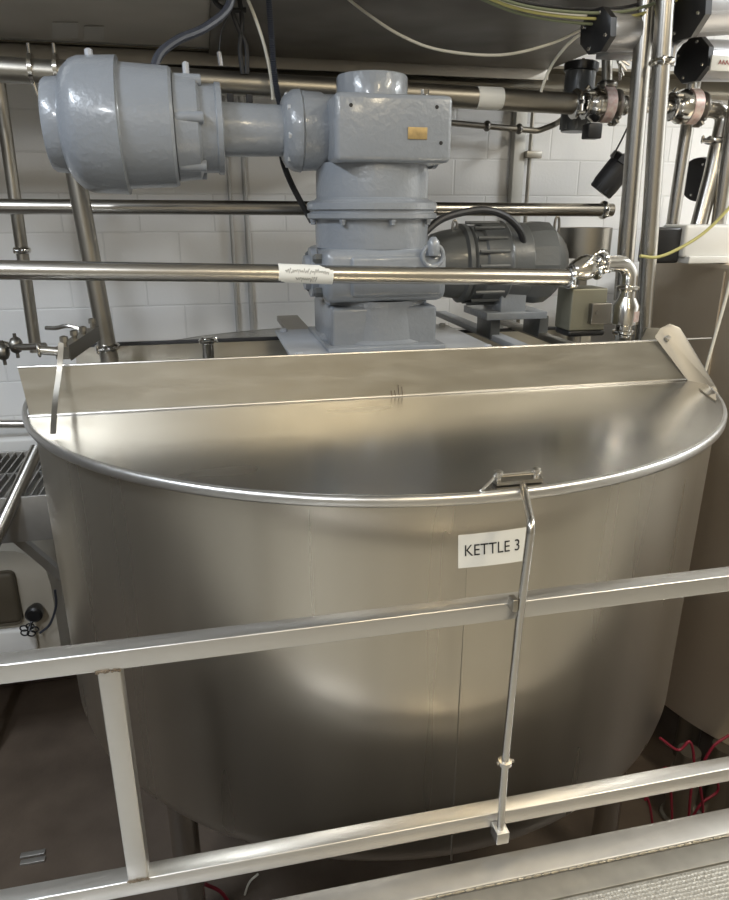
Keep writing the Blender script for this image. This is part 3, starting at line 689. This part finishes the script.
# valve neck and tangle of small fittings over left valve
t = RV[0]
bm = B(); cyl(bm, at(607, 92, Y=yv), at(607, 52, Y=yv), .022, n=16); obj('stem', bm, dull_pipe, t)
obj('clamp', clamp_bm(at(607, 85, Y=yv), (0, 0, 1), .03, .03, V(-1, -.3, 0)), dark_steel, t)
bm = B()
for k in range(5):
    p0 = at(612+k*2, 52+k*3, Y=yv-.08); p1 = at(632-k*3, 60+k*5, Y=yv-.05); cyl(bm, p0, p1, .006, n=8)
obj('linkage', bm, polished, t)
t = RV[1]
bm = B(); cyl(bm, at(691, 92, Y=yv), at(693, 70, Y=yv), .022, n=16); obj('stem', bm, polished, t)

# steel guard cup left of the tall pipes (curved sheet behind the elbow)
bm = B(); q0 = at(570, 228, Y=2.7); q1 = at(616, 258, Y=2.7); rad = (q1.x-q0.x)/2
lathe(bm, ((q0.x+q1.x)/2, 2.78, q1.z), (0, 0, 1), [(0, rad), ((q0.z-q1.z), rad), ((q0.z-q1.z), rad-.004), (.004, rad-.004), (.004, .001)], 36, cap=False)
tag(recenter(obj('steel_cup', bm, dull_pipe)), 'small open steel cup standing behind the elbow', 'cup')
cup_c = ((q0.x+q1.x)/2, 2.78, q1.z)
bm = B(); cyl(bm, (cup_c[0], 2.78, LZ+.002), (cup_c[0], 2.78, q1.z), .03, n=20); tag(recenter(obj('cup_stand', bm, dull_pipe)), 'short round stand holding the steel cup on the rear lid', 'stand')

# ------------------------------------------------------------------ second tank behind on the right
T2X, T2Y, T2R = 3.45, 3.18, 1.2; TT = ZC-.21; TB = ZC-2.48
# the neighbour is a whole round tank; its near edge is what shows past the kettle
t = thing('neighbour_tank', 'tall brownish stainless tank standing behind the kettle on the right', 'tank', (T2X, 2.85, 0))
T2X, T2Y, T2R = 3.37, 2.87, 1.19
bm = B(); lathe(bm, (T2X, T2Y, TB), (0, 0, 1), [(0, T2R-.01), (.01, T2R), (TT-TB-.03, T2R), (TT-TB-.02, T2R+.012), (TT-TB, T2R+.012), (TT-TB+.004, T2R)], 128); tk = obj('shell', bm, tank_steel, t, 60)
bm = B()
for a in (2.75, 3.3, 3.9): 
    q = V(T2X+(T2R+.002)*math.cos(a), T2Y+(T2R+.002)*math.sin(a), 0); cyl(bm, q+V(0, 0, TB+.02), q+V(0, 0, TT-.03), .004, n=6)
obj('weld_seam', bm, tank_steel, tk)
for a in (3.35, 4.4, .8, 2.2):
    x, y = T2X+.95*math.cos(a), T2Y+.95*math.sin(a)
    bm = B(); cyl(bm, (x, y, 0), (x, y, TB+.01), .06, n=24); obj('leg', bm, dull_pipe, t)
# white housing on top
a = at(687, 225, Y=2.70); zh = a.z
hz = thing('white_housing', 'white flat housing lying on the top of the tank on the right', 'housing', (2.6, 2.78, TT))
bm = B(); box(bm, a.x, a.x+1.4, 2.70, 2.87, TT+.03, zh, .012); obj('cover', bm, white_plastic, hz)
bm = B(); box(bm, a.x+.02, a.x+1.42, 2.68, 2.86, TT+.005, TT+.035, .004); obj('lower_lip', bm, white_plastic, hz)
c_ = at(657, 230, Y=2.72); bm = B(); box(bm, c_.x, a.x-.001, 2.72, 2.84, TT+.006, zh-.01, .01); obj('terminal_box', bm, black, hz, label='black terminal box')
# upright rod beside kettle wall on the right
bm = B(); tube(bm, [at(704, 440, Y=2.35), at(690, 520, Y=2.35), at(684, 590, Y=2.36)], .008, 8); 
kr = obj('sensor_rod', bm, pipe_steel, ket)
# pumps and red cables under the tank
for (x, y, r, h, lab) in ((686, 770, .07, .42, 'dark upright pump under the tank, left one'), (722, 765, .08, .42, 'dark upright pump under the tank, right one')):
    q = at(x, y, Z=.3); t = thing('floor_pump', lab, 'pump', (q.x, q.y, 0), 'pumps beneath the tank')
    bm = B(); lathe(bm, (q.x, q.y, 0), (0, 0, 1), [(0, r*1.2), (.02, r*1.2), (.03, r), (h*.7, r), (h*.72, r*.8), (h, r*.75)], 24); obj('body', bm, dull_pipe, t)
for k, (pts, lab) in enumerate(((((660, 738), (678, 750), (690, 742), (694, 765), (690, 800)), 'red hose looping at the foot of the tank'),
                          (((729, 735), (712, 748), (700, 775), (703, 812)), 'red hose hanging nearest the right border'),
                          (((645, 800), (655, 780), (668, 770), (672, 820)), 'red hose close behind the kettle leg'),
                          (((712, 770), (718, 790), (700, 805), (688, 830)), 'red hose crossing low between the pumps'),
                          (((640, 790), (648, 800), (652, 822)), 'short red hose just under the kettle edge'))):
    pp = [at(x, y, Y=2.02+.025*k) for x, y in pts]; pp = [V(p.x, p.y, max(p.z, .03)) for p in pp]; pp.append(V(pp[-1].x+.03, pp[-1].y-.02, .008)); bm = B(); tube(bm, spline(pp, 8), .006, 8); tag(recenter(obj('red_hose', bm, red_rub)), lab, 'hose', 'red hoses under the tank')
bm = B(); tube(bm, spline([at(x, y, Y=2.3) for x, y in ((205, 884), (222, 893), (236, 915))], 6), .008, 8); tag(recenter(obj('red_hose', bm, red_rub)), 'red hose under the kettle at the bottom left', 'hose')
bm = B(); tube(bm, spline([at(x, y, Y=2.35) for x, y in ((258, 874), (248, 885), (240, 915))], 6), .005, 8); tag(recenter(obj('pale_cord', bm, white_cab)), 'thin pale cord under the kettle at the bottom left', 'cord')

# ------------------------------------------------------------------ overhead hood
HZ = ZC+.75
hd = thing('overhead_duct', 'wide dark stainless duct hanging overhead along the wall', 'duct', (.6, 3.0, HZ))
xs_ = at(213, 50, Z=HZ).x; xe = at(545, 72, Z=HZ).x
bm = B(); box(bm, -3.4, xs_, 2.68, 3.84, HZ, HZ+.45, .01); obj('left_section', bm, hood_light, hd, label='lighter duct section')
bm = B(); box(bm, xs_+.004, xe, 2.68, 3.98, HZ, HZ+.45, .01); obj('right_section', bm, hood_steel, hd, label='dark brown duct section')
bm = B(); box(bm, xs_-.02, xs_+.03, 2.68, 3.9, HZ-.02, HZ, .004); obj('joint_flange', bm, hood_steel, hd)
bm = B(); box(bm, -3.4, xe, 3.99, 4.02, HZ-.05, HZ+.02, .003); obj('rear_lip', bm, hood_light, hd)
bm = B()
for x in (-2.6, -.6, 1.4):
    for y in (2.85, 3.7): cyl(bm, (x, y, HZ+.45), (x, y, CEIL), .008, n=8)
obj('hanger_rod', bm, dull_pipe, hd)
for x0_, y0_, x1_, y1_, lab in ((52, 22, 78, 38, 'faint square duct label at upper left'), (84, 26, 104, 40, 'smaller faint duct label right of the first')):
    p = [at(x, y, Z=HZ-.001) for x, y in ((x0_, y0_), (x1_, y0_), (x1_, y1_), (x0_, y1_))]
    bm = B(); prism(bm, p, (0, 0, -.002)); obj('duct_label', bm, mat('faded_label', (.40, .38, .34), .6, .6), hd, label=lab)
# small pipe and support on the wall (conduit run)
t = thing('wall_conduit', 'thin steel conduit with couplings along the wall, upper right', 'conduit', tuple(at(530, 128, Y=4.0)))
bm = B(); tube(bm, fillet([at(430, 121, Y=4.0), at(538, 131, Y=4.0), at(556, 124, Y=3.95), at(572, 112, Y=3.8)], .06, 5), .016, 12); obj('tube', bm, dull_pipe, t)
for x, y in ((487, 126), (519, 129)): obj('coupling', clamp_bm(at(x, y, Y=4.0), (1, 0, 0), .02, .03), dark_steel, t)
t = thing('wall_channel', 'upright steel channel fixed to the wall below the duct end', 'channel', tuple(at(527, 210, Y=4.12)))
a = at(521, 100, Y=4.12); bm = B(); box(bm, a.x-.035, a.x+.035, 4.09, 4.149, at(521, 212, Y=4.12).z-1.2, ZC+.65, .003); obj('channel', bm, mat('channel_paint', (.5, .49, .45), .5, .2), t)
bm = B(); cyl(bm, V(a.x+.075, 4.11, ZC-.9), V(a.x+.075, 4.11, ZC+.62), .012, n=12); obj('tube', bm, dull_pipe, t)
q = at(533, 155, Y=4.1); bm = B(); box(bm, q.x-.06, q.x+.04, 4.06, 4.1, q.z-.02, q.z+.02, .005); obj('strap_clamp', bm, dull_pipe, t)
for x, lab, r in ((229, 'thin vertical conduit on the wall beneath motor neck, left one', .010), (245, 'thin vertical conduit on the wall beneath motor neck, right one', .014)):
    a = at(x-2, 150, Y=4.12); bm = B(); cyl(bm, V(a.x, 4.125, ZC-.72), V(a.x, 4.125, ZC+.66), r, n=12); tag(recenter(obj('vertical_conduit', bm, mat('conduit_white_%d' % x, (.5, .5, .49), .4, .2))), lab, 'conduit')
    
# ------------------------------------------------------------------ cables
def cable(name, label, pts, r, m, cat='cable', group=None, k=10):
    bm = B(); tube(bm, spline(pts, k), r, 10); return tag(recenter(obj(name, bm, m)), label, cat, group)
cable('motor_conduit', 'thick dark conduit curving down from the duct to the big motor',
      [at(233, -20, Y=2.7), at(228, 8, Y=2.68), at(205, 28, Y=2.62), at(178, 40, Y=2.56), at(160, 54, Y=2.52), at(153, 72, Y=2.5)], .014, cond, 'conduit')
cable('overhead_cable', 'white cable sagging across the dark duct', [at(x, y, Y=2.9) for x, y in ((340, -8), (365, 12), (400, 35), (440, 50), (500, 55), (550, 44), (585, 28), (596, 26))], .0055, white_cab, group='white cables overhead')
cable('overhead_cable', 'white cable dropping from the capped actuator to the highest pipe', [at(x, y, Y=2.86) for x, y in ((596, 28), (575, 38), (555, 60), (545, 80), (541, 92))], .006, white_cab, group='white cables overhead')
cable('overhead_cable', 'pale cable hanging beside the corrugated hose', [at(x, y, Y=2.85) for x, y in ((244, -10), (256, 20), (265, 48), (271, 78), (273, 100))], .006, white_cab, group='white cables overhead')
for k, (dy, m, lab) in enumerate(((0, green, 'green cable, upper one of the bundle right of the duct'), (7, yellow, 'yellow green cable in the bundle right of duct'), (14, green, 'green cable, lowest of the bundle right of the duct'), (-5, rubber, 'black cable above the green bundle'), (4, white_cab, 'grey white cable within the green bundle'))):
    cable('bundle_cable', lab, [at(x, y+dy*.6*(1+(x-500)/300), Y=2.56+.015*k) for x, y in ((470, -14), (510, 2), (550, 10), (600, 13), (640, 8), (690, -12))], .0052, m, group='cable bundle overhead')
bm = B(); P = [at(x, y, Y=2.83) for x, y in ((268, -10), (271, 30), (275, 78), (281, 110))]; P = spline(P, 22); prev = None
pts = []; 
for i, p in enumerate(P): pass
a_, b_ = V(1, 0, 0), V(0, 1, 0)
for i, p in enumerate(P):
    for rr_ in (.012, .009):
        rr = ring(bm, p+V(0, 0, -.004 if rr_ == .009 else 0), a_, b_, rr_, 10)
        if prev: bridge(bm, prev, rr)
        prev = rr
tag(recenter(obj('corrugated_hose', bm, cond)), 'dark corrugated hose hanging behind the motor neck', 'hose')
cable('black_cable', 'black cable dropping from the motor neck past gear drive', [at(x, y, Y=2.74) for x, y in ((280, 145), (284, 165), (292, 185), (303, 206), (312, 222))], .011, rubber)
cable('black_hose', 'black hose arching from gear drive to the second motor', [at(x, y, Y=2.42+.02*i) for i, (x, y) in enumerate(((424, 233), (440, 220), (460, 213), (485, 210), (505, 216), (518, 228), (523, 240), (522, 252)))], .013, rubber, 'hose')
for i, (pts, lab) in enumerate(((((238, -10), (242, 20), (240, 50), (243, 74)), 'black cable hanging behind the conduit, straight one'), (((225, -10), (237, 25), (246, 45), (247, 74)), 'black cable crossing behind the straight one'), (((232, 6), (222, 30), (219, 52)), 'thin dark cord with a grey end ferrule'), ((( 210, -10), (218, 5), (232, 10), (246, 10)), 'black cable loop at the duct joint'))):
    cable('black_cable', lab, [at(x, y, Y=2.95) for x, y in pts], .009 if i != 2 else .003, rubber)
bm = B(); cyl(bm, at(219, 52, Y=2.95), at(221, 66, Y=2.95), .009, n=10); tag(recenter(obj('cord_ferrule', bm, alum)), 'grey ferrule at the end of the thin dark cord', 'ferrule')
for x in (230, 249):
    q = at(x, 92, Y=2.98); bm = B(); box(bm, q.x-.012, q.x+.012, 2.96, 3.0, q.z-.04, q.z+.03, .003); tag(recenter(obj('pipe_clip', bm, rubber)), 'black clip under the highest pipe, %s one' % ('left' if x == 230 else 'right'), 'clip')
cable('yellow_cable', 'yellow cable hanging in a curve across the white housing', [at(x, y, Y=2.42) for x, y in ((740, 190), (729, 208), (705, 232), (680, 248), (658, 257), (640, 256))], .006, yellow)
cable('white_cable', 'white cable hanging straight in front of the tank to side plate', [at(x, y, Y=2.2) for x, y in ((742, 225), (728, 290), (714, 340), (705, 372), (703, 384))], .0055, white_cab)
cable('actuator_cable', 'thin dark cable from the left valve down to the small dark actuator', [at(x, y, Y=3.1) for x, y in ((634, 112), (624, 135), (612, 158))], .004, rubber)

# ------------------------------------------------------------------ lower left
GZ = ZC-1.12
gp = thing('grating_platform', 'small steel grating platform with side beam at the far left', 'platform', (-1.1, 3.1, GZ))
p = [at(x, y, Z=GZ) for x, y in ((-60, 498), (44, 497), (40, 448), (-60, 452))]
gx0, gx1 = -1.75, at(42, 497, Z=GZ).x; gy0, gy1 = at(20, 497, Z=GZ).y, at(20, 452, Z=GZ).y
gx1 = -.70
x = gx0; n_ = 0
while x < gx1 and n_ < 95:
    obj('grating_bar', box(B(), x, x+.006, gy0, gy1, GZ-.03, GZ), gal, gp); x += .034; n_ += 1
bm = B(); box(bm, gx0, gx1, gy0-.012, gy0, GZ-.20, GZ+.004, .002); obj('side_beam', bm, gal, gp)
bm = B(); box(bm, gx0, gx1, gy1, gy1+.012, GZ-.12, GZ+.004, .002); box(bm, gx0, gx1, (gy0+gy1)/2, (gy0+gy1)/2+.01, GZ-.034, GZ-.002); obj('cross_beam', bm, gal, gp)
bm = B(); tube(bm, [at(38, 448, Y=gy0+.15), at(-10, 550, Y=gy0-.15)], .030, 16); obj('brace_tube', bm, pipe_steel, gp)
bm = B(); a = at(8, 533, Y=gy0+.02); b = at(62, 578, Y=gy0+.1); d = b-a; prism(bm, [a+V(0, 0, -.03), a+V(0, 0, .03), a+V(0, .04, .03), a+V(0, .04, -.03)], d); obj('diagonal_brace', bm, gal, gp)
for x in (gx0+.05, gx0+.35):
    bm = B(); box(bm, x-.03, x+.03, gy1-.06, gy1, 0, GZ-.03, .004); obj('leg', bm, gal, gp)
bm = B(); cyl(bm, at(-60, 424, Y=3.7), at(60, 424, Y=3.7), .022, n=20); tag(recenter(obj('low_wall_pipe', bm, pipe_steel)), 'low horizontal pipe near the wall at far left', 'pipe')
bm = B(); a = at(0, 428, Y=3.9); box(bm, -2.2, -.55, 3.72, 3.95, a.z-.17, a.z-.01, .02); tag(recenter(obj('wall_duct', bm, white_plastic)), 'pale box duct along the wall behind grating platform', 'duct')
tb = thing('white_drum', 'cream white plastic tank lying low at the left, dark opening in front', 'tank', (-1.2, 3.2, 0))
tz0 = at(30, 668, Y=3.35).z
bm = B(); yb = 3.75; xr_ = at(60, 640, Y=yb-.40).x
cxd, rzd = xr_-.62, .62
# rounded plastic body with an arched front
ztp = at(30, 548, Y=3.35).z
poly = [(xr_-1.5, tz0)] + [(xr_, tz0)] + [(xr_, ztp-.22)] + [(xr_-.2+.2*math.cos(a), ztp-.2+.2*math.sin(a)) for a in [PI*.1*k for k in range(1, 6)]] + [(xr_-1.5, ztp)]
prism(bm, [(x, yb-.40, z) for x, z in poly], (0, .79, 0)); bd = obj('body', bm, cream_plastic, tb)
a = at(-40, 575, Y=yb-.405); b = at(24, 622, Y=yb-.405)
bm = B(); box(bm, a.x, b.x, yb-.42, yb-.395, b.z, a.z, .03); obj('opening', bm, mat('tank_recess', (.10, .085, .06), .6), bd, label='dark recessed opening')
bm = B(); box(bm, a.x, b.x+.05, yb-.44, yb-.40, b.z-.16, b.z-.02, .02); obj('lower_ledge', bm, white_plastic, bd, label='whiter ledge')
c_ = at(35, 612, Y=yb-.44); bm = B(); lathe(bm, c_, (0, -1, 0), [(-.04, .03), (0, .042), (.03, .042), (.04, .03)], 24); cp_ = obj('valve_cap', bm, black, tb)
c2 = at(29, 630, Y=yb-.5); bm = B()
for k in range(5):
    a_ = 2*PI*k/5; ringpart(bm, c2+V(.026*math.cos(a_), 0, .022*math.sin(a_)), (0, 1, .2), .018, .004, 14, 6)
cyl(bm, c2, c_, .008, n=8); obj('hand_wheel', bm, black, tb, label='black hand wheel')
bm = B(); tube(bm, spline([at(x, y, Y=yb-.5) for x, y in ((40, 633), (50, 624), (56, 606), (55, 590))], 6), .006, 8); obj('hose', bm, cond, tb)
for k in (0, 1):
    q = at(33, 854+7*k, Z=.005); bm = B(); box(bm, q.x-.055, q.x+.055, q.y-.014, q.y+.014, .0005, .012, .002)
    tag(recenter(obj('floor_clip', bm, gal)), 'short steel strip lying on the dark floor, %s one' % ('far' if k == 0 else 'near'), 'steel strip')
